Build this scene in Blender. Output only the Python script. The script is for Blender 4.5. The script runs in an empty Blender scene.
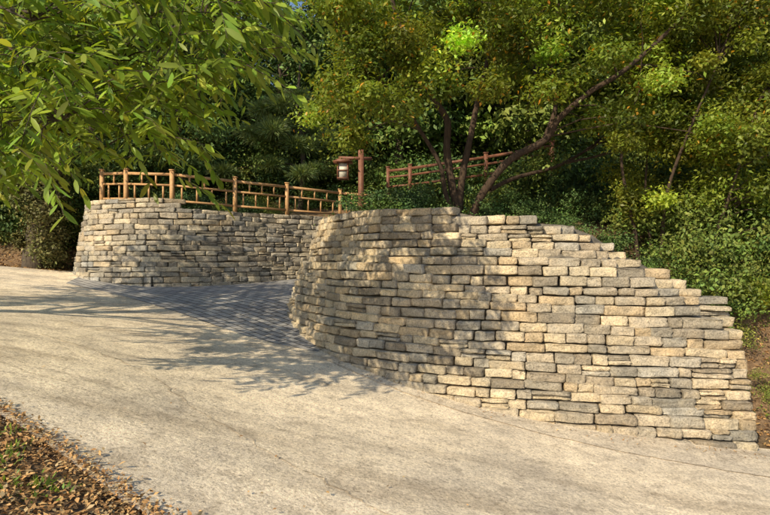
import bpy, math, random
import numpy as np
from mathutils import Vector, geometry
R=np.random.default_rng(7); random.seed(7)
sc=bpy.context.scene
F=556.0; HZ=262.0
def px(u,v,d): return np.array([(u-385)/F*d, d, (HZ-v)/F*d])

# ------------------------------------------------------------ camera / light
cam=bpy.data.cameras.new("camera"); co=bpy.data.objects.new("camera",cam); sc.collection.objects.link(co)
cam.lens=26; cam.sensor_width=36; cam.clip_end=1000; cam.clip_start=0.05
co.location=(0,0,0); co.rotation_euler=(math.radians(90.45),0,0); sc.camera=co
SUN_EL=35.0
sd=np.array([-0.60,-0.80]); sd=sd/np.linalg.norm(sd)
sund=bpy.data.lights.new("sun",'SUN'); so=bpy.data.objects.new("sun",sund); sc.collection.objects.link(so)
sund.energy=5.0; sund.angle=math.radians(0.6); sund.color=(1.0,0.85,0.60)
e=math.radians(SUN_EL)
tosun=Vector((sd[0]*math.cos(e),sd[1]*math.cos(e),math.sin(e)))
so.rotation_euler=tosun.to_track_quat('Z','Y').to_euler(); so.location=(-30,-20,25)
w=bpy.data.worlds.new("World"); sc.world=w; w.use_nodes=True
nt=w.node_tree; bg=nt.nodes['Background']; sky=nt.nodes.new('ShaderNodeTexSky'); sky.sky_type='NISHITA'; sky.sun_disc=False
sky.sun_elevation=e; sky.sun_rotation=math.atan2(sd[0],sd[1])
nt.links.new(sky.outputs[0],bg.inputs[0]); bg.inputs[1].default_value=0.15
sc.view_settings.view_transform='Standard'; sc.view_settings.look='None'; sc.view_settings.exposure=0

# ------------------------------------------------------------ materials
def newmat(name):
    m=bpy.data.materials.new(name); m.use_nodes=True; return m,m.node_tree.nodes,m.node_tree.links,m.node_tree.nodes['Principled BSDF']
def N(ns,t,**k):
    n=ns.new(t)
    for a,b in k.items(): setattr(n,a,b)
    return n
def ramp(ns,ls,src,stops):
    r=ns.new('ShaderNodeValToRGB'); el=r.color_ramp.elements
    while len(el)<len(stops): el.new(0.5)
    for i,(p,c) in enumerate(stops):
        el[i].position=p; el[i].color=(c[0],c[1],c[2],1) if hasattr(c,'__len__') else (c,c,c,1)
    ls.new(src,r.inputs[0]); return r
def noise(ns,ls,co_,scale,detail=4,rough=.55):
    n=ns.new('ShaderNodeTexNoise'); n.inputs['Scale'].default_value=scale; n.inputs['Detail'].default_value=detail; n.inputs['Roughness'].default_value=rough
    ls.new(co_,n.inputs['Vector']); return n
def mix(ns,ls,typ,fac,a,b):
    m=ns.new('ShaderNodeMix'); m.data_type='RGBA'; m.blend_type=typ
    if isinstance(fac,(int,float)): m.inputs[0].default_value=fac
    else: ls.new(fac,m.inputs[0])
    for s,i in((a,6),(b,7)):
        if isinstance(s,tuple): m.inputs[i].default_value=(*s,1)
        else: ls.new(s,m.inputs[i])
    return m.outputs[2]
def bump(ns,ls,h,strength,dist,prev=None):
    b=ns.new('ShaderNodeBump'); b.inputs['Strength'].default_value=strength; b.inputs['Distance'].default_value=dist
    ls.new(h,b.inputs['Height'])
    if prev is not None: ls.new(prev,b.inputs['Normal'])
    return b.outputs[0]

def mat_stone():
    m,ns,ls,p=newmat("stone"); tc=ns.new('ShaderNodeTexCoord').outputs['Object']
    at=N(ns,'ShaderNodeAttribute',attribute_name='Col').outputs['Color']
    n1=noise(ns,ls,tc,7,6,.65); n2=noise(ns,ls,tc,45,5,.7); n3=noise(ns,ls,tc,1.3,3)
    c=mix(ns,ls,'MULTIPLY',1.0,at,ramp(ns,ls,n1.outputs[0],[(.3,(.68,.68,.68)),(.5,(1,1,1)),(.7,(1.22,1.18,1.1))]).outputs[0])
    c=mix(ns,ls,'MULTIPLY',1.0,c,ramp(ns,ls,n2.outputs[0],[(.32,(.5,.5,.5)),(.5,(1,1,1)),(.7,(1.3,1.3,1.3))]).outputs[0])
    c=mix(ns,ls,'MULTIPLY',1.0,c,ramp(ns,ls,n3.outputs[0],[(.35,(.82,.84,.87)),(.6,(1.08,1.04,1))]).outputs[0])
    ls.new(c,p.inputs['Base Color']); p.inputs['Roughness'].default_value=.9; p.inputs['Specular IOR Level'].default_value=.2
    b=bump(ns,ls,n1.outputs[0],1,.06); b=bump(ns,ls,n2.outputs[0],.9,.016,b); ls.new(b,p.inputs['Normal']); return m
def mat_core():
    m,ns,ls,p=newmat("wall_gap"); tc=ns.new('ShaderNodeTexCoord').outputs['Object']
    n=noise(ns,ls,tc,12); ls.new(ramp(ns,ls,n.outputs[0],[(.3,(.08,.07,.055)),(.7,(.2,.175,.14))]).outputs[0],p.inputs['Base Color']); p.inputs['Roughness'].default_value=1; return m
def mat_concrete(name,base,dark=1.0,cracks=True):
    m,ns,ls,p=newmat(name); tc=ns.new('ShaderNodeTexCoord').outputs['Object']
    mp=N(ns,'ShaderNodeMapping'); mp.inputs['Rotation'].default_value=(0,0,math.radians(28)); mp.inputs['Scale'].default_value=(.28,1.5,1); ls.new(tc,mp.inputs[0])
    ns_=noise(ns,ls,mp.outputs[0],1.1,6,.65)
    nb=noise(ns,ls,tc,.55,5,.6); nm=noise(ns,ls,tc,4.2,7,.75); nf=noise(ns,ls,tc,30,6,.8)
    vo=N(ns,'ShaderNodeTexVoronoi'); vo.inputs['Scale'].default_value=60; ls.new(tc,vo.inputs['Vector'])
    c=ramp(ns,ls,nb.outputs[0],[(.34,tuple(x*k*dark for x,k in zip(base,(.76,.77,.80)))),(.5,tuple(x*.97*dark for x in base)),(.64,tuple(x*1.1*dark for x in base))]).outputs[0]
    c=mix(ns,ls,'MULTIPLY',1.0,c,ramp(ns,ls,ns_.outputs[0],[(.36,(.74,.72,.70)),(.5,(1,1,1)),(.64,(1.10,1.09,1.07))]).outputs[0])
    c=mix(ns,ls,'MULTIPLY',1.0,c,ramp(ns,ls,nm.outputs[0],[(.36,(.72,.71,.70)),(.48,(.98,.98,.98)),(.62,(1.12,1.12,1.1))]).outputs[0])
    c=mix(ns,ls,'MULTIPLY',1.0,c,ramp(ns,ls,nf.outputs[0],[(.34,(.45,.43,.40)),(.45,(.95,.95,.95)),(.62,(1.16,1.16,1.14))]).outputs[0])
    c=mix(ns,ls,'MULTIPLY',.55,c,ramp(ns,ls,vo.outputs['Color'],[(.1,(.6,.57,.52)),(.5,(1,1,1)),(.9,(1.2,1.2,1.2))]).outputs[0])
    if cracks:
        dn=noise(ns,ls,tc,1.6,6,.7)
        mv=N(ns,'ShaderNodeMix',data_type='VECTOR'); mv.inputs[0].default_value=.38; ls.new(tc,mv.inputs[4]); ls.new(dn.outputs['Color'],mv.inputs[5])
        v2=N(ns,'ShaderNodeTexVoronoi',feature='DISTANCE_TO_EDGE'); v2.inputs['Scale'].default_value=.42; ls.new(mv.outputs[1],v2.inputs['Vector'])
        cr=ramp(ns,ls,v2.outputs['Distance'],[(.0,(.5,.47,.43)),(.003,(.75,.73,.7)),(.010,(1,1,1))]).outputs[0]
        gate=ramp(ns,ls,nb.outputs[0],[(.47,0.0),(.58,.5)]).outputs[0]
        c=mix(ns,ls,'MULTIPLY',gate,c,cr)
    ls.new(c,p.inputs['Base Color']); p.inputs['Roughness'].default_value=.92; p.inputs['Specular IOR Level'].default_value=.2
    b=bump(ns,ls,nm.outputs[0],.6,.04); b=bump(ns,ls,nf.outputs[0],.8,.012,b); ls.new(b,p.inputs['Normal']); return m
def mat_paving():
    m,ns,ls,p=newmat("block_paving"); tcn=ns.new('ShaderNodeTexCoord').outputs['Object']
    mp=N(ns,'ShaderNodeMapping'); mp.inputs['Rotation'].default_value=(0,0,math.radians(38)); ls.new(tcn,mp.inputs[0]); tc=mp.outputs[0]
    br=N(ns,'ShaderNodeTexBrick'); ls.new(tc,br.inputs['Vector']); br.inputs['Scale'].default_value=1
    br.inputs['Brick Width'].default_value=.36; br.inputs['Row Height'].default_value=.18; br.inputs['Mortar Size'].default_value=.014; br.inputs['Mortar Smooth'].default_value=.3
    br.inputs['Color1'].default_value=(.33,.33,.34,1); br.inputs['Color2'].default_value=(.50,.495,.48,1); br.inputs['Mortar'].default_value=(.08,.075,.07,1)
    n1=noise(ns,ls,tc,1.2); n2=noise(ns,ls,tc,40,5,.7)
    c=mix(ns,ls,'MULTIPLY',1.0,br.outputs[0],ramp(ns,ls,n1.outputs[0],[(.3,(.75,.75,.77)),(.7,(1.15,1.12,1.08))]).outputs[0])
    c=mix(ns,ls,'MULTIPLY',1.0,c,ramp(ns,ls,n2.outputs[0],[(.3,(.7,.7,.7)),(.7,(1.2,1.2,1.2))]).outputs[0])
    ls.new(c,p.inputs['Base Color']); p.inputs['Roughness'].default_value=.85
    inv=N(ns,'ShaderNodeMath',operation='SUBTRACT'); inv.inputs[0].default_value=1; ls.new(br.outputs['Fac'],inv.inputs[1])
    b=bump(ns,ls,inv.outputs[0],1,.016); b=bump(ns,ls,n2.outputs[0],.4,.004,b); ls.new(b,p.inputs['Normal']); return m
def mat_ground():
    m,ns,ls,p=newmat("soil"); tc=ns.new('ShaderNodeTexCoord').outputs['Object']
    n1=noise(ns,ls,tc,.8,5); n2=noise(ns,ls,tc,25,6,.7)
    c=ramp(ns,ls,n2.outputs[0],[(.3,(.09,.055,.03)),(.5,(.24,.15,.08)),(.7,(.42,.28,.16))]).outputs[0]
    c=mix(ns,ls,'MIX',ramp(ns,ls,n1.outputs[0],[(.5,0.0),(.65,.4)]).outputs[0],c,(.09,.10,.035))
    ls.new(c,p.inputs['Base Color']); p.inputs['Roughness'].default_value=1
    ls.new(bump(ns,ls,n2.outputs[0],1,.04),p.inputs['Normal']); return m
def mat_leaf(name,trans=.35,rough=.45):
    m,ns,ls,p=newmat(name); at=N(ns,'ShaderNodeAttribute',attribute_name='Col').outputs['Color']
    ls.new(at,p.inputs['Base Color']); p.inputs['Roughness'].default_value=rough; p.inputs['Specular IOR Level'].default_value=.3
    if trans<=0: return m
    t=ns.new('ShaderNodeBsdfTranslucent'); ls.new(mix(ns,ls,'MULTIPLY',1.0,at,(1.8,1.6,.6)),t.inputs[0])
    mx=ns.new('ShaderNodeMixShader'); mx.inputs[0].default_value=trans; ls.new(p.outputs[0],mx.inputs[1]); ls.new(t.outputs[0],mx.inputs[2])
    ls.new(mx.outputs[0],ns['Material Output'].inputs[0]); return m
def mat_bark(name,c1,c2):
    m,ns,ls,p=newmat(name); tc=ns.new('ShaderNodeTexCoord').outputs['Object']
    mp=N(ns,'ShaderNodeMapping'); mp.inputs['Scale'].default_value=(1,1,.25); ls.new(tc,mp.inputs[0])
    n=noise(ns,ls,mp.outputs[0],22,6,.7); ls.new(ramp(ns,ls,n.outputs[0],[(.3,c1),(.7,c2)]).outputs[0],p.inputs['Base Color']); p.inputs['Roughness'].default_value=.95
    ls.new(bump(ns,ls,n.outputs[0],1,.03),p.inputs['Normal']); return m
def mat_wood(name,c1,c2):
    m,ns,ls,p=newmat(name); tc=ns.new('ShaderNodeTexCoord').outputs['Object']
    n=noise(ns,ls,tc,14,6,.7); ls.new(ramp(ns,ls,n.outputs[0],[(.3,c1),(.7,c2)]).outputs[0],p.inputs['Base Color']); p.inputs['Roughness'].default_value=.6
    ls.new(bump(ns,ls,n.outputs[0],.3,.01),p.inputs['Normal']); return m
def mat_plain(name,c,r=.7):
    m,ns,ls,p=newmat(name); tc=ns.new('ShaderNodeTexCoord').outputs['Object']; n=noise(ns,ls,tc,10)
    ls.new(ramp(ns,ls,n.outputs[0],[(.3,tuple(x*.85 for x in c)),(.7,c)]).outputs[0],p.inputs['Base Color']); p.inputs['Roughness'].default_value=r; return m
M_stone=mat_stone(); M_core=mat_core(); M_conc=mat_concrete("concrete",(.88,.76,.59)); M_apron=mat_concrete("concrete_strip",(.76,.66,.52),1,False)
M_pave=mat_paving(); M_soil=mat_ground(); M_leaf=mat_leaf("leaf",.35); M_far=mat_leaf("far_leaf",0,.6); M_chest=mat_leaf("broad_leaf",.4,.4); M_litter=mat_leaf("dry_leaf",0,.8)
M_bark=mat_bark("bark",(.035,.026,.018),(.13,.10,.07)); M_bark2=mat_bark("bark_reddish",(.03,.02,.014),(.11,.07,.045))
M_wood=mat_wood("fence_wood",(.42,.22,.09),(.66,.41,.19)); M_wood2=mat_wood("dark_wood",(.13,.05,.03),(.26,.11,.06)); M_paper=mat_plain("lantern_panel",(.75,.72,.62))

# ------------------------------------------------------------ mesh helpers
def mkmesh(name,V,Fq,mat,col=None,smooth=False,parent=None,link=True):
    V=np.asarray(V,dtype=np.float32); Fq=np.asarray(Fq,dtype=np.int32)
    me=bpy.data.meshes.new(name); me.vertices.add(len(V)); me.vertices.foreach_set("co",V.ravel())
    k=Fq.shape[1]; me.loops.add(Fq.size); me.loops.foreach_set("vertex_index",Fq.ravel())
    me.polygons.add(len(Fq)); me.polygons.foreach_set("loop_start",np.arange(0,Fq.size,k,dtype=np.int32)); 
    try: me.polygons.foreach_set("loop_total",np.full(len(Fq),k,dtype=np.int32))
    except Exception: pass
    if smooth: me.polygons.foreach_set("use_smooth",np.ones(len(Fq),dtype=bool))
    me.update(calc_edges=True)
    if col is not None:
        a=me.color_attributes.new("Col",'FLOAT_COLOR','POINT'); c=np.ones((len(V),4),dtype=np.float32); c[:,:3]=col; a.data.foreach_set("color",c.ravel())
    me.materials.append(mat)
    if not link: return me
    o=bpy.data.objects.new(name,me); sc.collection.objects.link(o)
    if parent: o.parent=parent
    return o
def empty(name):
    o=bpy.data.objects.new(name,None); sc.collection.objects.link(o); return o
def nrm(a): return a/np.maximum(np.linalg.norm(a,axis=-1,keepdims=True),1e-9)
LEAF_T=np.array([[-.5,0,0],[-.05,.5,.14],[.5,0,-.1],[-.05,-.5,.14]]); LEAF_F=np.array([[0,1,2,3]])
CH_T=np.array([[-.5,0,0],[-.22,.38,.10],[.12,.46,.06],[.36,.26,-.04],[.5,0,-.16],[.36,-.26,-.04],[.12,-.46,.06],[-.22,-.38,.10],[-.2,0,.03],[.13,0,-.02],[.36,0,-.1]])
CH_F=np.array([[0,8,9,1],[1,9,10,2],[2,10,4,3],[0,7,9,8],[7,6,10,9],[6,5,4,10]])
def leaves(C,A,Nn,L,W,col,T=LEAF_T,Fc=LEAF_F):
    A=nrm(A); B=nrm(np.cross(Nn,A)); Nn=np.cross(A,B); K=len(T)
    V=C[:,None,:]+A[:,None,:]*T[None,:,0:1]*L[:,None,None]+B[:,None,:]*T[None,:,1:2]*W[:,None,None]+Nn[:,None,:]*T[None,:,2:3]*W[:,None,None]
    Fq=(Fc[None]+ (np.arange(len(C))*K)[:,None,None]).reshape(-1,Fc.shape[1])
    return V.reshape(-1,3),Fq,np.repeat(col,K,axis=0)
def tube(pts,rad,sides=7,jit=0.0):
    pts=np.asarray(pts,float); n=len(pts); T=np.gradient(pts,axis=0); T=nrm(T)
    ref=np.array([0.31,0.95,0.05]); U=nrm(np.cross(T,ref)); Vv=np.cross(T,U)
    a=np.linspace(0,2*np.pi,sides,endpoint=False); rad=np.asarray(rad)
    rr=rad[:,None]*(1+jit*R.standard_normal((n,sides)))
    V=pts[:,None,:]+rr[...,None]*(np.cos(a)[None,:,None]*U[:,None,:]+np.sin(a)[None,:,None]*Vv[:,None,:])
    Fq=[]
    for i in range(n-1):
        for j in range(sides):
            k=(j+1)%sides; Fq.append((i*sides+j,i*sides+k,(i+1)*sides+k,(i+1)*sides+j))
    return V.reshape(-1,3),np.array(Fq)
class Acc:
    def __init__(s): s.V=[];s.F=[];s.C=[];s.n=0
    def add(s,V,Fq,C=None):
        s.V.append(V); s.F.append(Fq+s.n); s.n+=len(V)
        if C is not None: s.C.append(C)
    def make(s,name,mat,smooth=False,parent=None,link=True):
        return mkmesh(name,np.concatenate(s.V),np.concatenate(s.F),mat,np.concatenate(s.C) if s.C else None,smooth,parent,link)
def catmull(P,n=14):
    P=np.asarray(P,float); Q=np.vstack([2*P[0]-P[1],P,2*P[-1]-P[-2]]); out=[]
    for i in range(1,len(Q)-2):
        p0,p1,p2,p3=Q[i-1:i+3]
        for t in np.linspace(0,1,n,endpoint=False):
            out.append(.5*((2*p1)+(-p0+p2)*t+(2*p0-5*p1+4*p2-p3)*t*t+(-p0+3*p1-3*p2+p3)*t**3))
    out.append(P[-1]); return np.array(out)
def sm(t): t=np.clip(t,0,1); return t*t*(3-2*t)

# ------------------------------------------------------------ terrain
CP=[px(757,452,6.7),px(570,428,7.0),px(430,395,7.5),px(335,358,8.5),px(300,332,10),px(292,300,12),
    px(91,281,13.8),px(131,286,13.6),px(183,287,13.8),px(250,284,14.8),px(308,278,16),
    px(0,290,11),px(0,266,15),px(0,345,6),px(0,400,4.2),px(385,515,3.8),px(145,515,3.1),px(200,400,5.6),px(770,515,5.0),
    (-20,14,.5),(-20,8,.3),(11,5,-3.3),(10,-5,-3.2),(0,-6,-1.6),(-9,-5,-.6),(0,0,-1.62),(30,0,-6),(-40,0,1.5),(3,16,-.3),(-1,18,-.4)]
CP=np.array([np.array(c,float) for c in CP])
def U_(r2): return np.where(r2>1e-12,r2*np.log(r2+1e-12),0)
_n=len(CP); K=U_(((CP[:,None,:2]-CP[None,:,:2])**2).sum(-1))+np.eye(_n)*1.5
P_=np.c_[np.ones(_n),CP[:,:2]]; A_=np.block([[K,P_],[P_.T,np.zeros((3,3))]])
sol=np.linalg.solve(A_,np.r_[CP[:,2],0,0,0]); W_,B_=sol[:_n],sol[_n:]
def H(x,y):
    x=np.asarray(x,float); y=np.asarray(y,float); sh=x.shape; x=np.clip(x.ravel(),-45,45); y=np.clip(y.ravel(),-20,35)
    o=np.empty(len(x))
    for i in range(0,len(x),20000):
        xx=x[i:i+20000];yy=y[i:i+20000]
        o[i:i+20000]=U_((xx[:,None]-CP[None,:,0])**2+(yy[:,None]-CP[None,:,1])**2)@W_+B_[0]+B_[1]*xx+B_[2]*yy
    return o.reshape(sh)

# ------------------------------------------------------------ wall paths
RP=catmull([(0.9,14.6),(-.6,14.0),(-1.6,13.0),(-2.0,11.9),(-1.87,10.9),(-1.53,9.9),(-.78,8.55),(.61,7.5),(2.33,7.0),(3.4,6.82),(4.52,6.7)],30)
LP=catmull([(-9.3,17.2),(-8.75,15.9),(-8.35,14.9),(-7.6,14.05),(-6.2,13.6),(-5.0,13.8),(-3.6,14.8),(-2.2,16),(-.5,17.2),(1.5,18.2)],30)
RET=catmull([(4.36,7.05),(4.42,7.6),(4.52,8.6),(4.6,9.6)],20)
def rtop(x,y): 
    return np.interp(x,[-2,-.6,.7,1.6,2.4,2.9,3.1,3.3,3.6,3.98,4.33,4.6],[.88,.90,.84,.70,.66,.50,.36,.2,.02,-.22,-.43,-.60])
def ltop(x,y): return np.where(x<-5.05,1.63,1.38)
def stone_wall(name,specs):
    root=empty(name)
    ax=np.array([-.5,-.40,-.14,.14,.40,.5]); idx={}; TV=[]; TF=[]
    def vid(i,j,k):
        if (i,j,k) not in idx: idx[(i,j,k)]=len(TV); TV.append((ax[i],ax[j],ax[k]))
        return idx[(i,j,k)]
    for a in range(5):
        for b in range(5):
            TF+= [(vid(a,b,0),vid(a,b+1,0),vid(a+1,b+1,0),vid(a+1,b,0)),(vid(a,b,5),vid(a+1,b,5),vid(a+1,b+1,5),vid(a,b+1,5)),
                  (vid(a,0,b),vid(a+1,0,b),vid(a+1,0,b+1),vid(a,0,b+1)),(vid(a,5,b),vid(a,5,b+1),vid(a+1,5,b+1),vid(a+1,5,b)),
                  (vid(0,a,b),vid(0,a,b+1),vid(0,a+1,b+1),vid(0,a+1,b)),(vid(5,a,b),vid(5,a+1,b),vid(5,a+1,b+1),vid(5,a,b+1))]
    TV=np.array(TV); TF=np.array(TF)
    acc=Acc(); core=Acc()
    pal=np.array([(.48,.445,.39),(.57,.515,.42),(.40,.385,.355),(.64,.58,.47),(.32,.295,.26),(.52,.445,.34),(.44,.435,.42)]); pw=np.array([.22,.2,.18,.14,.1,.1,.08])
    for (P,topf,batter,ledgef,tilt,ch,wmul,tint) in specs:
        T=nrm(np.gradient(P,axis=0)); 
        for _ in range(12): T[1:-1]=nrm(T[:-2]+2*T[1:-1]+T[2:])
        Nn=np.c_[-T[:,1],T[:,0]]; zb=H(P[:,0],P[:,1]); sArc=np.r_[0,np.cumsum(np.linalg.norm(np.diff(P,axis=0),axis=1))]
        def face(z):
            off=batter*np.maximum(z-zb,-.3)+ledgef(P[:,0],z)
            return P+Nn*off[:,None]
        tops=topf(P[:,0],P[:,1]); z0=zb.min()-.3; z=z0; kk=0; rows=[]
        while z<tops.max()+.1:
            h=ch*random.uniform(.86,1.14)
            zc=z+h/2; zline=zc+tilt*(P[:,0]-P[:,0].mean())+.012*np.sin(sArc*1.7+kk)
            Q=face(zline); s=np.r_[0,np.cumsum(np.linalg.norm(np.diff(Q,axis=0),axis=1))]
            tl=topf(Q[:,0],Q[:,1])
            t=random.uniform(-.2,0); send=s[-1]+random.uniform(-.025,.025)
            while t<send-.12:
                wd=wmul*random.choice([.2,.26,.3,.34,.38,.44,.5])*random.uniform(.9,1.1)
                if t+wd>send-.12: wd=min(send-t,.55)
                mid=t+wd/2; t+=wd
                if mid<0: continue
                x=np.interp(mid,s,Q[:,0]);y=np.interp(mid,s,Q[:,1]);zz=np.interp(mid,s,zline);zbm=np.interp(mid,s,zb);tp=np.interp(mid,s,tl)
                if zz<zbm-.16 or zz>tp-.02+random.uniform(-.03,.03): continue
                tx=np.interp(mid,s,T[:,0]);ty=np.interp(mid,s,T[:,1])
                if random.random()<.07: rows+= [(x,y,zz-h*.25,tx,ty,wd,h*.5),(x,y,zz+h*.25,tx,ty,wd,h*.5)]
                else: rows.append((x,y,zz,tx,ty,wd,h))
            z+=h; kk+=1
        rows=np.array(rows); n=len(rows)
        dep=R.uniform(.29,.38,n); hw=np.c_[rows[:,5]-R.uniform(.004,.014,n),dep,rows[:,6]-R.uniform(.003,.010,n)]/2
        p=TV[None]*2*hw[:,None,:]; r=np.minimum(R.uniform(.010,.026,n),hw[:,2]*.7)[:,None,None]
        inner=np.clip(p,-(hw[:,None,:]-r),hw[:,None,:]-r); d=p-inner; p=inner+r*nrm(d)
        ph=R.uniform(0,6.28,(n,1,3,3)); fr=R.uniform(4,18,(n,1,3,3))
        dis=(np.sin(p[:,:,None,:]*fr+ph)).sum(-1)*np.array([.006,.009,.003])
        p=p+dis+R.standard_normal(p.shape)*np.array([.004,.008,.003])
        p[:,:,2]+=p[:,:,0]*R.normal(0,.02,(n,1)); p[:,:,2]*=1+p[:,:,0]*R.normal(0,.22,(n,1))
        yaw=R.normal(0,.045,n); tx=rows[:,3]*np.cos(yaw)-rows[:,4]*np.sin(yaw); ty=rows[:,3]*np.sin(yaw)+rows[:,4]*np.cos(yaw); l=np.hypot(tx,ty); tx/=l;ty/=l
        inw=dep/2+R.normal(0,.009,n)
        cx=rows[:,0]-ty*inw; cy=rows[:,1]+tx*inw
        X=cx[:,None]+p[:,:,0]*tx[:,None]-p[:,:,1]*ty[:,None]; Y=cy[:,None]+p[:,:,0]*ty[:,None]+p[:,:,1]*tx[:,None]; Z=rows[:,2][:,None]+p[:,:,2]+R.normal(0,.003,(n,1))
        V=np.stack([X,Y,Z],-1).reshape(-1,3); Fq=(TF[None]+(np.arange(n)*len(TV))[:,None,None]).reshape(-1,4)
        c=pal[R.choice(len(pal),n,p=pw/pw.sum())]*R.uniform(.8,1.15,(n,1))*np.array(tint)
        acc.add(V,Fq,np.repeat(c,len(TV),axis=0))
        m=len(P); lev=18; G=[]; ctop=np.maximum(tops-.10,zb-.3)
        for i in range(lev):
            zz=(zb-.4)+(ctop-(zb-.4))*i/(lev-1); q=face(zz)+Nn*.17; G.append(np.c_[q,zz])
        q=face(ctop)+Nn*.6; G.append(np.c_[q,ctop])
        G=np.array(G)[:,:-6]; m=G.shape[1]; Vc=G.reshape(-1,3); Fc=[]
        for i in range(lev):
            for j in range(0,m-1): Fc.append((i*m+j,i*m+j+1,(i+1)*m+j+1,(i+1)*m+j))
        core.add(Vc,np.array(Fc))
    acc.make("stones",M_stone,True,root); core.make("backing",M_core,False,root); return root
def rl(x,z):
    o=np.interp(x,[-2,.3,1.2,5],[.10,.14,.30,.20])*sm((z-.02)/.06)
    return o+.85*np.clip(z-(rtop(x,0)-.48),0,.6)*sm((x-1.5)/1.2)*sm((z+1.2)/.5)
rettop=lambda x,y: np.minimum(-.70,H(x,y)+.1+(y-7.0)*2.6)
stone_wall("curved_stone_wall",[(RP,rtop,.30,rl,-.018,.122,1.0,(1.06,1.0,.88)),(RET,rettop,.03,lambda x,z:0*x,0,.125,1.0,(1.05,1,.9))])
stone_wall("stone_retaining_wall",[(LP,ltop,.16,lambda x,z:0*x,0,.132,1.1,(1.0,.98,.93))])

# ------------------------------------------------------------ ground sheet
def axis(lo,a,b,hi,fine,grow=1.25):
    c=list(np.arange(a,b+1e-6,fine)); st=fine; x=a; L=[]
    while x>lo: st*=grow; x-=st; L.append(x)
    st=fine; x=b; Rr=[]
    while x<hi: st*=grow; x+=st; Rr.append(x)
    return np.array(L[::-1]+c+Rr)
UP=np.array([(-300,17.5),(-20,16.3),(-12,15.6),(-9.6,15.4)]+[tuple(p) for p in LP[18::10]]+[(2.5,18.0),(3.2,16.2),(2.6,14.8)]+[tuple(p) for p in RP[6::10]]+[(4.65,6.95),(6.5,7.1),(10,6.7),(16,5.6),(300,-40),(300,400),(-300,400)])
def sdist(x,y,poly):
    n=len(poly); best=np.full(x.shape,1e18); ins=np.zeros(x.shape,bool)
    for i in range(n):
        ax_,ay=poly[i]; bx,by=poly[(i+1)%n]; dx,dy=bx-ax_,by-ay; t=np.clip(((x-ax_)*dx+(y-ay)*dy)/(dx*dx+dy*dy+1e-12),0,1)
        best=np.minimum(best,(x-ax_-t*dx)**2+(y-ay-t*dy)**2)
        c=((ay>y)!=(by>y))&(x<(bx-ax_)*(y-ay)/((by-ay)+1e-12)+ax_); ins^=c
    return np.where(ins,1,-1)*np.sqrt(best)
def ZU(x,y):
    z=.5+.115*(np.minimum(y,15.5)-8.5)
    z=z-1.25*sm((x-2.4)/1.9)*(1-sm((y-7.6)/4.5))
    z=z+.30*np.maximum(y-17.5,0)*(1-.0)+.22*np.maximum(x-8,0)*sm((y-6)/6)
    z=np.where(y>75,z-.30*(y-75)*.8,z)
    return np.minimum(z,28)
def ground_z(x,y):
    lo=H(x,y)-.04; d=sdist(x,y,UP); up=ZU(x,y)
    nat=(x<-9.2)|(x>4.75)
    w=np.where(nat,2.6,.40*np.maximum(up-lo,0)+.45); st=np.where(nat,.05,.45)
    t=np.clip((d-st)/w,0,1); t=np.where(nat,sm(t),t)
    rough=.03*np.sin(x*3.1+y*1.3)*np.sin(y*2.7-x)*t
    return lo+(up-lo)*t+rough
xs=axis(-250,-14,13,250,.17); ys=axis(-60,-1,24,300,.17)
X,Y=np.meshgrid(xs,ys); Z=ground_z(X,Y); nx=len(xs); ny=len(ys)
ii,jj=np.meshgrid(np.arange(ny-1),np.arange(nx-1),indexing='ij'); a=(ii*nx+jj).ravel()
mkmesh("ground",np.stack([X,Y,Z],-1).reshape(-1,3),np.stack([a,a+1,a+nx+1,a+nx],-1),M_soil,smooth=True)

def sheet(name,poly,mat,lift,step=.2,fn=H,parent=None):
    poly=[tuple(p) for p in poly]; x0,y0=np.min(poly,axis=0); x1,y1=np.max(poly,axis=0)
    gx,gy=np.meshgrid(np.arange(x0,x1,step),np.arange(y0,y1,step)); gx=gx+R.uniform(-.01,.01,gx.shape)
    s=sdist(gx,gy,np.array(poly)); k=s>step*.35
    pts=[Vector(p) for p in poly]+[Vector((a,b)) for a,b in zip(gx[k],gy[k])]
    n=len(poly); r=geometry.delaunay_2d_cdt(pts,[(i,(i+1)%n) for i in range(n)],[list(range(n))],1,1e-5)
    v=np.array([(p.x,p.y) for p in r[0]]); f=np.array([list(q)[:3] for q in r[2]])
    return mkmesh(name,np.c_[v,fn(v[:,0],v[:,1])+lift],f,mat,smooth=True,parent=parent)
edgeA=catmull([(14,-9),(9,-5),(4,-1.2),(1.5,.9),(-.3,2.35),(-1.34,3.1),(-2.77,4.0),(-5,5.2),(-9,6.8),(-14,8.2),(-22,9)],8)
edgeA=edgeA+R.normal(0,.018,edgeA.shape)
Ri=RP+np.c_[-np.gradient(RP[:,1]),np.gradient(RP[:,0])]/np.hypot(*np.gradient(RP,axis=0).T)[:,None]*.22
Li=LP+np.c_[-np.gradient(LP[:,1]),np.gradient(LP[:,0])]/np.hypot(*np.gradient(LP,axis=0).T)[:,None]*.22
rd=[tuple(p) for p in edgeA]+[(-22,15.2),(-14,15.2),(-10.4,15.0),(-9.3,15.1)]+[tuple(p) for p in Li[45:-2:8]]+[(2.3,17.8),(2.3,14.9)]+[tuple(p) for p in Ri[12::8]]+[(4.6,6.85),(5.6,6.8),(7,6.75),(10,6.2),(14,5.2),(20,3.6),(20,-9)]
sheet("concrete_road",rd,M_conc,0)
fr=[px(66,283,13.0),px(110,293,12),px(160,312,10.6),px(215,333,9.6),px(265,348,9.0),px(318,356,8.75)]
fr=catmull([p[:2] for p in fr],6)
pv=[tuple(p) for p in fr]+[tuple(p) for p in Ri[165:12:-8]]+[(2.2,15.0),(2.2,17.7)]+[tuple(p) for p in Li[-4:60:-8]]
sheet("block_paving",pv,M_pave,.006,.15)
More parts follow.
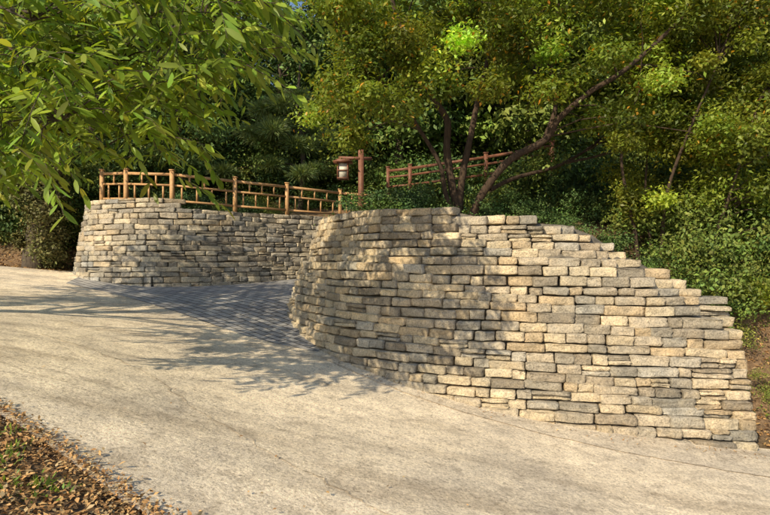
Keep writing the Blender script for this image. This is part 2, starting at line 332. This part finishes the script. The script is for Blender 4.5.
def offp(P,o): 
    g=np.gradient(P,axis=0); g=g/np.hypot(g[:,0],g[:,1])[:,None]; return P+np.c_[-g[:,1],g[:,0]]*o
q=RP[178:]; ou=offp(q,-.20)+np.c_[0*q[:,0],-.62*sm((q[:,0]+.5)/5.5)+R.normal(0,.010,len(q))]; inn=offp(q,.12)
sheet("concrete_gutter_strip",[tuple(p) for p in ou[::3]]+[(6.5,5.5),(10,4.9),(10,5.95),(7,6.5),(4.7,6.68)]+[tuple(p) for p in inn[::-5]],M_apron,.010,.12)
sm_=catmull([px(40,350,7.0)[:2],px(130,378,6.3)[:2],px(210,425,5.1)[:2],px(290,470,4.4)[:2],px(385,512,3.85)[:2],px(500,560,3.4)[:2]],26)
kk=np.arange(len(sm_)); sm_=sm_+np.c_[.02*np.sin(kk*.9)+.03*np.sin(kk*.23),.018*np.sin(kk*.61)]+R.normal(0,.010,sm_.shape); wv=.002+.010*R.random(len(sm_))**2+.004*(np.sin(kk*.35)>0); g=np.gradient(sm_,axis=0); g/=np.hypot(g[:,0],g[:,1])[:,None]; nv=np.c_[-g[:,1],g[:,0]]
M_seam=mat_concrete("seam_dirt",(.66,.56,.43),1,False)
sheet("road_seam",[tuple(p) for p in sm_+nv*wv[:,None]]+[tuple(p) for p in (sm_-nv*wv[:,None])[::-1]],M_seam,.005,.2)

# ------------------------------------------------------------ foliage machinery
def colvar(base,n,v=.25,hue=.12):
    b=np.array(base)[None]*np.exp(R.normal(0,v,(n,1))); b=b*np.exp(R.normal(0,hue,(n,3))*np.array([1,.4,.8])); return b
def clump_leaves(cent,rad,npc,L,W,base,flat=.7,v=.22,accent=None,accp=0):
    M=len(cent); n=M*npc; ci=np.repeat(np.arange(M),npc)
    d=nrm(R.standard_normal((n,3))); d[:,2]*=np.where(d[:,2]<0,.75,1); r=R.uniform(0,1,n)**.5*(1+.45*np.abs(R.standard_normal(n))*(R.random(n)<.35))
    C=cent[ci]+d*(r*rad[ci])[:,None]*np.array([1,1,flat])+R.standard_normal((n,3))*.12*rad[ci][:,None]
    Nn=nrm(d*.6+np.array([0,0,.8])+R.standard_normal((n,3))*.55); A=nrm(np.cross(Nn,R.standard_normal((n,3)))+np.array([0,0,-.25]))
    cl=colvar((1,1,1),M,v,.06)[ci]; col=np.array(base)*cl*colvar((1,1,1),n,.18,.08)
    if accent is not None:
        k=R.random(n)<accp; col[k]=colvar(accent,k.sum(),.2,.1)
    s=R.uniform(.7,1.25,n)
    return leaves(C,A,Nn,L*s,W*s,col)
def limb(acc,p0,p1,r0,r1,wob=.12,n=7,sides=6):
    p0=np.array(p0,float);p1=np.array(p1,float); t=np.linspace(0,1,n)[:,None]; L=np.linalg.norm(p1-p0)
    pts=p0+(p1-p0)*t; w=R.normal(0,wob*L*.35,(n,3)); w[0]=0;w[-1]=0
    w[1:-1]=(w[:-2]+w[1:-1]+w[2:])/2; pts=pts+w+np.array([0,0,.12*L])*np.sin(np.pi*t)
    V,Fq=tube(pts,np.linspace(r0,r1,n),sides,.06); acc.add(V,Fq); return pts
def branch_to(acc,nodes,cent,r=.025):
    for c in cent:
        dd=np.linalg.norm(nodes-c,axis=1)+.8*np.maximum(nodes[:,2]-c[2],0); j=dd.argmin(); limb(acc,nodes[j],c,r,r*.3,.10,6,5)

def forest_mesh(h,w_,base,nclump,npc,L,low=.2):
    bark=Acc(); tr=limb(bark,(0,0,-.5),(R.normal(0,.3),R.normal(0,.3),h*.9),.2,.04,.04,9,7)
    z=R.uniform(low,1,nclump); prof=np.sin(np.pi*np.clip((z-low)/(1-low)*.85+.12,0,1))**.6
    ang=R.uniform(0,6.28,nclump); rr=w_*prof*R.uniform(.45,1.05,nclump)
    cent=np.c_[rr*np.cos(ang),rr*np.sin(ang),z*h]+R.normal(0,.2,(nclump,3))
    branch_to(bark,tr[2:],cent[::2],.05)
    fol=Acc(); fol.add(*clump_leaves(cent,R.uniform(.55,1.15,nclump),npc,L,L*.5,base,.6,.3))
    return bark.make("forest_trunk_mesh",M_bark,True,link=False),fol.make("forest_crown_mesh",M_far,link=False)
variants=[forest_mesh(9,3.0,(.11,.18,.04),60,260,.22),forest_mesh(11,2.8,(.08,.15,.05),60,260,.22),forest_mesh(8,3.2,(.16,.215,.04),55,260,.21),forest_mesh(10,2.6,(.075,.14,.06),60,260,.21)]
forest=empty("forest_trees"); k=0
for row,(y0,dx) in enumerate([(22,3.6),(26.5,3.8),(32,4.4),(39,5),(48,6)]):
    xx=-.82*y0-4
    while xx<.82*y0+5:
        x=xx+random.uniform(-1,1); y=y0+random.uniform(-1.6,1.6); b,l=variants[random.randrange(4)]; s=random.uniform(.8,1.25)*(1+.007*y0); xx+=dx
        u_=385+x/y*F
        if abs(u_-285)<52: s*=.50 if row>=1 else .62
        z=float(ground_z(np.array([x]),np.array([y]))[0]); rz=random.uniform(0,6.28)
        for me,nm in((b,"trunk"),(l,"crown")):
            o=bpy.data.objects.new(nm,me); o.parent=forest; o.location=(x,y,z); o.rotation_euler=(0,0,rz); o.scale=(s,s,s); sc.collection.objects.link(o)
def shrub_mesh(base,L,W,n=16,npc=170,w_=.9,h=1.2,flat=.8):
    cent=np.c_[R.normal(0,w_*.5,n),R.normal(0,w_*.5,n),R.uniform(.1,h,n)]; a=Acc(); a.add(*clump_leaves(cent,R.uniform(.28,.5,n),npc,L,W,base,flat)); return a.make("shrub_mesh",M_far,link=False)
sv=[shrub_mesh((.10,.17,.035),.10,.05),shrub_mesh((.15,.205,.04),.085,.048),shrub_mesh((.08,.145,.05),.12,.035),shrub_mesh((.19,.225,.045),.09,.045),shrub_mesh((.075,.13,.035),.09,.048)]
und=empty("understory_shrubs")
def putshrub(x,y,s,v=None,dz=0):
    z=float(ground_z(np.array([x]),np.array([y]))[0])+dz; o=bpy.data.objects.new("shrub",sv[random.randrange(5) if v is None else v]); o.parent=und; o.location=(x,y,z-.1); o.rotation_euler=(0,0,random.uniform(0,6.28)); o.scale=(s,s,s*random.uniform(.8,1.2)); sc.collection.objects.link(o)
for _ in range(170):
    y=random.uniform(19.2,28); x=random.uniform(-.8*y,.8*y); putshrub(x,y,random.uniform(.9,1.7))
for _ in range(34): 
    x=random.uniform(-8,2); y=np.interp(x,[-8,-6,-5,-2.2,1.5],[15.7,15.4,15.6,17.8,20])+random.uniform(.7,2.0); putshrub(x,y,random.uniform(.4,.65))
for _ in range(50): putshrub(random.uniform(-16,-9.6),random.uniform(16.6,20),random.uniform(.8,1.5))
for _ in range(60): putshrub(random.uniform(3,14),random.uniform(12,19),random.uniform(.8,1.3))
for _ in range(75): 
    x=random.uniform(4.9,11); putshrub(x,random.uniform(8.4,12),random.uniform(.45,.9),random.choice([0,1,3]))
for x,y,s in [(5.3,8.0,.32),(5.7,7.9,.35),(5.15,8.5,.38),(6.2,8.1,.4)]: putshrub(x,y,s,random.choice([1,3]))
for u,v,d,s in [(360,215,11.2,.55),(385,215,10.9,.62),(412,213,10.6,.6),(438,213,10.2,.55),(400,205,11.6,.7),(370,208,12,.7),(430,205,11.5,.6)]:
    p=px(u,v,d); putshrub(p[0],p[1],s,random.choice([4,2,0]))
for u,d,s in [(480,10.4,.42),(520,10.5,.45),(560,10.2,.45),(600,9.8,.5),(540,11.5,.55),(590,11.5,.65),(500,12,.55),(620,9.4,.42),(640,9.3,.4),(660,9,.4)]:
    p=px(u,200,d); putshrub(p[0],p[1],s,random.choice([4,4,0]))

# --- centre multi-stem tree
def P3(u,v,d): return px(u,v,d)
def stems(acc,lines):
    nodes=[]
    for pts,r0,r1 in lines:
        c=catmull([P3(*p) for p in pts],6); V,Fq=tube(c,np.linspace(r0,r1,len(c)),8,.05); acc.add(V,Fq); nodes.append(c)
    return np.concatenate(nodes)
t1=empty("multi_stem_tree"); bk=Acc()
nodes=stems(bk,[([(462,225,10.4),(452,185,10.4),(447,150,10.4),(447,120,10.4),(432,96,10.2),(415,60,10),(395,10,9.9),(380,-60,9.8)],.085,.03),
 ([(458,225,10.4),(462,180,10.4),(470,140,10.5),(478,100,10.7),(490,50,10.9),(500,-20,11),(505,-90,11)],.075,.03),
 ([(468,225,10.3),(485,190,10.1),(510,160,9.9),(545,140,9.7),(560,118,9.5),(590,92,9.3),(625,70,9.1),(670,30,8.9),(720,-20,8.8)],.08,.025),
 ([(545,140,9.7),(556,105,9.8),(552,60,10),(560,0,10.1),(575,-60,10)],.05,.02),
 ([(456,225,10.4),(446,195,10.3),(440,165,10.2),(420,130,10.1),(400,100,9.8),(360,60,9.5),(335,20,9.3)],.05,.02),
 ([(490,190,10.3),(515,178,10.6),(560,165,11),(600,140,11.4),(640,100,11.6)],.045,.02)])
cen=[]
while len(cen)<260:
    u=random.uniform(312,775); v=random.uniform(-150,165); d=random.uniform(8.4,12.2)
    low=np.interp(u,[310,345,400,440,470,540,600,650,770],[120,150,115,92,90,105,125,150,160])
    if v>low: continue
    cen.append(P3(u,v,d))
cen=np.array(cen); branch_to(bk,nodes,cen[::2],.016); bk.make("trunk",M_bark2,True,t1)
fo=Acc(); fo.add(*clump_leaves(cen,R.uniform(.2,.6,len(cen)),600,.088,.042,(.155,.205,.03),.7,.36,(.50,.28,.04),.035)); fo.make("foliage",M_leaf,parent=t1)
# --- right-hand yellow-green tree
t2=empty("small_leaved_tree"); bk=Acc()
nodes=stems(bk,[([(640,300,9.6),(636,240,9.6),(628,200,9.5),(622,150,9.4),(640,90,9.2)],.04,.015),([(660,300,9.6),(662,240,9.5),(668,190,9.3),(690,130,9.1),(720,60,9)],.04,.015),
  ([(650,300,9.7),(650,240,9.7),(645,200,9.9),(650,130,10.2)],.03,.015),([(700,310,9.5),(715,240,9.3),(735,180,9.1),(760,100,8.9)],.035,.015)])
cen=[]
while len(cen)<200:
    u=random.uniform(612,900); v=random.uniform(-40,325); d=random.uniform(8.5,11.5)
    if v>np.interp(u,[612,650,700,760,900],[185,235,280,325,330]): continue
    cen.append(P3(u,v,d))
cen=np.array(cen); branch_to(bk,nodes,cen[::2],.010); bk.make("trunk",M_bark2,True,t2)
fo=Acc(); fo.add(*clump_leaves(cen,R.uniform(.18,.48,len(cen)),500,.078,.036,(.20,.24,.035),.75,.34)); fo.make("foliage",M_leaf,parent=t2)
# --- pine
t3=empty("pine_tree"); bk=Acc(); nodes=stems(bk,[([(300,215,19),(303,160,19),(298,110,19),(300,60,19)],.11,.03)])
cen=np.array([P3(random.gauss(295,28),random.uniform(95,175),random.uniform(18,20)) for _ in range(30)]); branch_to(bk,nodes,cen,.03); bk.make("trunk",M_bark,True,t3)
M=len(cen); n=M*900; ci=np.repeat(np.arange(M),900); d=nrm(R.standard_normal((n,3))+np.array([0,0,.6])); C=cen[ci]+d*R.uniform(.1,.6,(n,1))*np.array([1,1,.5])
V,Fq,cc=leaves(C,d,nrm(R.standard_normal((n,3))),R.uniform(.14,.24,n),np.full(n,.022),colvar((.19,.26,.10),n,.25,.08)); mkmesh("needles",V,Fq,M_leaf,cc,parent=t3)
# --- ivy covered old tree at left
t4=empty("ivy_covered_tree"); bk=Acc(); nodes=stems(bk,[([(35,280,15.6),(40,230,15.6),(48,180,15.6),(40,120,15.5),(50,40,15.4),(60,-60,15)],.38,.12),([(48,180,15.6),(90,130,15),(140,80,14.6),(180,20,14.2)],.16,.05),([(40,200,15.6),(5,150,15.2),(-40,90,15)],.16,.05)])
cen=[]
while len(cen)<110:
    u=random.uniform(-120,220); v=random.uniform(-160,160); cen.append(P3(u,v,random.uniform(13.5,17.5)))
cen=np.array(cen); branch_to(bk,nodes,cen[::2],.04); bk.make("trunk",M_bark,True,t4)
fo=Acc(); fo.add(*clump_leaves(cen,R.uniform(.45,.9,len(cen)),380,.14,.065,(.08,.14,.035),.65,.25))
iv=nodes[:30]; iv=iv[R.integers(0,len(iv),40)]+R.normal(0,.25,(40,3)); iv[:,2]=R.uniform(.0,3.2,40); fo.add(*clump_leaves(iv,R.uniform(.2,.42,40),380,.08,.06,(.13,.13,.04),1.0,.3)); fo.make("foliage",M_far,parent=t4)

# --- chestnut tree, near left
t5=empty("chestnut_tree"); bk=Acc()
base=np.array([-7.6,6.3,float(H(-7.6,6.3))-.2])
tr=catmull([base,base+(.1,.0,1.3),base+(.3,-.1,2.6),base+(.5,-.1,4.2),base+(.6,0,6.2)],6); V,Fq=tube(tr,np.linspace(.22,.08,len(tr)),10,.05); bk.add(V,Fq)
nds=[tr[10:]]
for tgt in [(60,120,4.8),(120,60,5.4),(200,30,6),(30,20,4.6),(100,150,5.8),(160,0,5.6),(40,-60,5),(200,-60,6.5)]:
    nds.append(limb(bk,tr[random.randrange(9,len(tr)-3)],P3(*tgt),.035,.010,.07,12,6)[3:])
for _ in range(7):
    q=tr[random.randrange(10,len(tr)-1)]; nds.append(limb(bk,q,q+np.array([random.uniform(-2.0,1.4),random.uniform(-.5,3),random.uniform(.4,2)]),.05,.02,.07,10,6)[3:])
nodes=np.concatenate(nds); ends=[]
while len(ends)<108:
    u=random.uniform(-60,250); low=np.interp(u,[-60,0,60,120,170,200,225,255],[180,160,140,145,145,120,70,15]); v=random.uniform(-60,low); 
    ends.append(P3(u,v,random.uniform(4.4,6.8)))
for _ in range(125): ends.append(base+np.array([random.uniform(-1.8,2.3),random.uniform(-.2,3.8),random.uniform(2.5,5.2)]))
ends=np.array(ends); branch_to(bk,nodes,ends,.009)
C=[];A=[];Nn=[]
for e_ in ends:
    j=np.linalg.norm(nodes-e_,axis=1).argmin(); out=nrm(e_-nodes[j])
    for _ in range(8):
        d=nrm(out*.5+R.standard_normal(3)*np.array([.7,.7,.35])+np.array([.15,-.05,-.12])); L=random.uniform(.35,.6); st=e_+R.normal(0,.15,3)
        n_=random.randint(9,13); tt=np.linspace(.05,1,n_); pts=st+d*L*tt[:,None]+np.array([0,0,-.10])*(tt**2)[:,None]
        V,Fq=tube(pts[[0,n_//2,n_-1]],[.005,.004,.002],4); bk.add(V,Fq)
        side=nrm(np.cross(d,[0,0,1]))
        for i in range(n_):
            s=1 if i%2 else -1; a=nrm(d*.5+side*s*.75+np.array([0,0,-.55])+R.normal(0,.22,3)); 
            A.append(a); C.append(pts[i]+a*.085); Nn.append(nrm(np.array([-.25,-.45,.75])+R.normal(0,.36,3)))
C=np.array(C);A=np.array(A);Nn=np.array(Nn);n=len(C); sz=R.uniform(.7,1.2,n)
V,Fq,cc=leaves(C,A,Nn,.175*sz,.050*sz,colvar((.20,.29,.045),n,.30,.12),CH_T,CH_F); mkmesh("foliage",V,Fq,M_chest,cc,parent=t5)
bk.make("trunk",M_bark,True,t5)

# ------------------------------------------------------------ fence, lantern
def boxm(acc,p0,p1,wd,ht,up=(0,0,1)):
    p0=np.array(p0,float);p1=np.array(p1,float); d=nrm(p1-p0); upv=np.array(up,float)
    s=nrm(np.cross(d,upv)); u=np.cross(s,d); V=[]
    for p,sg in((p0,0),(p1,0)):
        for a,c in((-1,-1),(1,-1),(1,1),(-1,1)): V.append(p+s*a*wd/2+u*c*ht/2)
    acc.add(np.array(V),np.array([(3,2,1,0),(4,5,6,7),(0,1,5,4),(1,2,6,5),(2,3,7,6),(3,0,4,7)]))
def fence(name,posts,h,mat,ground,cap=True,pattern=True):
    root=empty(name); pa=Acc(); ra=Acc()
    for (x,y),g in zip(posts,ground):
        boxm(pa,(x,y,g-.2),(x,y,g+h+.06),.10,.10,(0,1,0)); boxm(pa,(x,y,g+h+.06),(x,y,g+h+.09),.13,.13,(0,1,0))
    for i in range(len(posts)-1):
        a=np.array([*posts[i],ground[i]]);b=np.array([*posts[i+1],ground[i+1]]); d=nrm(b-a); a=a+d*.052;b=b-d*.052; L=np.linalg.norm(b-a)
        for zz,t in((h-.04,.07),(h*.62,.05),(h*.15,.055)): boxm(ra,a+(0,0,zz),b+(0,0,zz),.055,t)
        if pattern:
            n=max(2,int(round(L/.42)))
            for k in range(1,n): q=a+(b-a)*k/n; boxm(ra,q+(0,0,h*.62+.03),q+(0,0,h-.077),.04,.04,(0,1,0))
            for k in range(n): q=a+(b-a)*(k+.5)/n; boxm(ra,q+(0,0,h*.15+.032),q+(0,0,h*.62-.03),.04,.04,(0,1,0))
    pa.make("posts",mat,parent=root); ra.make("rails",mat,parent=root)
posts=[];
for u,d in [(102,15.4),(126,15.05),(172,14.75),(235,15.6),(287,16.6),(340,17.9),(392,19.0)]: posts.append(tuple(px(u,200,d)[:2]))
fence("wooden_fence",posts,.86,M_wood,[1.62,1.58,1.5,1.44,1.42,1.40,1.38])
up=[px(u,v,d) for u,v,d in [(388,190,16.5),(410,188,16),(486,178,15),(552,168,14.2)]]
fence("wooden_railing",[tuple(p[:2]) for p in up],.6,M_wood2,[p[2] for p in up],pattern=False)
la=empty("garden_lantern"); a=Acc(); c=px(343,171,15.5); p=px(361,190,15.6)
boxm(a,(p[0],p[1],.8),(p[0],p[1],px(0,150,15.6)[2]),.15,.15,(0,1,0)); zt=px(0,158,15.5)[2]
boxm(a,(c[0]-.12,c[1],zt),(p[0]+.3,p[1],zt),.08,.08); boxm(a,(c[0],c[1],zt-.04),(c[0],c[1],c[2]+.24),.03,.03,(0,1,0))
for sx in(-1,1):
    for sy in(-1,1): boxm(a,(c[0]+sx*.14,c[1]+sy*.14,c[2]-.2),(c[0]+sx*.14,c[1]+sy*.14,c[2]+.2),.035,.035,(0,1,0))
for zz in(-.215,0,.215):
    for s in(-1,1):
        boxm(a,(c[0]-.158,c[1]+s*.143,c[2]+zz),(c[0]+.158,c[1]+s*.143,c[2]+zz),.03,.03); boxm(a,(c[0]+s*.143,c[1]-.12,c[2]+zz),(c[0]+s*.143,c[1]+.12,c[2]+zz),.03,.03)
a.make("frame",M_wood2,parent=la)
a=Acc(); z=c[2]+.235; r=.27
a.add(np.array([(c[0]-r,c[1]-r,z),(c[0]+r,c[1]-r,z),(c[0]+r,c[1]+r,z),(c[0]-r,c[1]+r,z),(c[0]-.05,c[1]-.05,z+.13),(c[0]+.05,c[1]-.05,z+.13),(c[0]+.05,c[1]+.05,z+.13),(c[0]-.05,c[1]+.05,z+.13)]),np.array([(3,2,1,0),(4,5,6,7),(0,1,5,4),(1,2,6,5),(2,3,7,6),(3,0,4,7)])); a.make("roof",M_wood2,parent=la)
a=Acc(); boxm(a,(c[0],c[1],c[2]-.2),(c[0],c[1],c[2]+.2),.24,.24,(0,1,0)); a.make("panels",M_paper,parent=la)

# ------------------------------------------------------------ leaf litter, weeds, grit
def scatter(name,n,fn,L,pal,mat,tilt=.35,wr=.5):
    pts=[];
    while len(pts)<n:
        x,y=fn(); pts.append((x,y))
    pts=np.array(pts); d=sdist(pts[:,0],pts[:,1],np.array(rd)); z=np.where(d>0,H(pts[:,0],pts[:,1])+.016,ground_z(pts[:,0],pts[:,1])+.012+.03*np.exp(d/.08))
    C=np.c_[pts,z+R.uniform(0,.018,n)]; Nn=nrm(np.array([0,0,1])+R.normal(0,tilt,(n,3))); A=nrm(np.cross(Nn,R.standard_normal((n,3)))); s=R.uniform(.6,1.3,n)*L
    col=np.array(pal)[R.integers(0,len(pal),n)]*R.uniform(.6,1.3,(n,1)); V,Fq,cc=leaves(C,A,Nn,s,s*wr,col); return mkmesh(name,V,Fq,mat,cc)
pal=[(.42,.23,.09),(.52,.31,.13),(.28,.16,.07),(.46,.34,.18),(.60,.38,.16)]
def f1():
    i=random.randrange(20,62); q=edgeA[i]; o=abs(random.gauss(0,1.0))-.03
    return q[0]+random.uniform(-.3,.3)-o*.5,q[1]+random.uniform(-.1,.1)-o*.85
def f2(): return random.uniform(4.8,12),random.uniform(6.9,10.5)
def f3(): return random.uniform(-14,-8.8),random.uniform(15.1,18)
def f4():
    q=edgeA[random.randrange(10,70)]; o=abs(random.gauss(0,1.6)); return q[0]+o*.5+random.uniform(-1,1),q[1]+o*.85
def f5():
    q=RP[random.randrange(180,len(RP))]; return q[0]+random.gauss(0,.1),q[1]-.08-abs(random.gauss(0,.12))
def f6():
    i=random.randrange(22,60); t=random.random(); q=edgeA[i]*(1-t)+edgeA[i+1]*t; o=random.gauss(0,.07); return q[0]+o*.5,q[1]+o*.85
scatter("fallen_leaves",24000,f1,.042,pal,M_litter,.45); scatter("fallen_leaves",7000,f2,.07,pal,M_litter); scatter("fallen_leaves",2500,f3,.09,pal,M_litter)
scatter("fallen_leaves",120,f4,.035,pal,M_litter,.3); scatter("fallen_leaves",200,f5,.03,pal,M_litter,.3); scatter("fallen_leaves",2600,f6,.032,pal,M_litter,.4)
scatter("road_grit",1100,f6,.016,[(.3,.22,.14),(.2,.14,.09),(.45,.38,.28)],M_litter,.5,.8)
def weeds(spots):
    C=[];A=[]
    for x,y,n,h in spots:
        z=float(ground_z(np.array([x]),np.array([y]))[0])
        for _ in range(n):
            a=nrm(np.array([random.gauss(0,.6),random.gauss(0,.6),random.uniform(.3,1)])); b=np.array([x+random.gauss(0,.07),y+random.gauss(0,.07),z]); C.append(b+a*h*random.uniform(.2,1)); A.append(a)
    C=np.array(C);A=np.array(A);n=len(C); V,Fq,cc=leaves(C,A,nrm(R.standard_normal((n,3))+[0,-.3,.8]),R.uniform(.03,.06,n),R.uniform(.008,.02,n),colvar((.18,.28,.05),n,.25,.1)); mkmesh("weeds",V,Fq,M_leaf,cc)
sp=[]
for u,v in [(2,470),(8,484),(35,506),(46,510),(12,508),(0,495)]:
    z=-1.4; d=-z*F/(v-HZ); q=px(u,v,d); sp.append((q[0],q[1],40,.07))
for _ in range(20): sp.append((random.uniform(5.0,7.5),random.uniform(7.4,8.8),60,.2))
weeds(sp)
print("done")
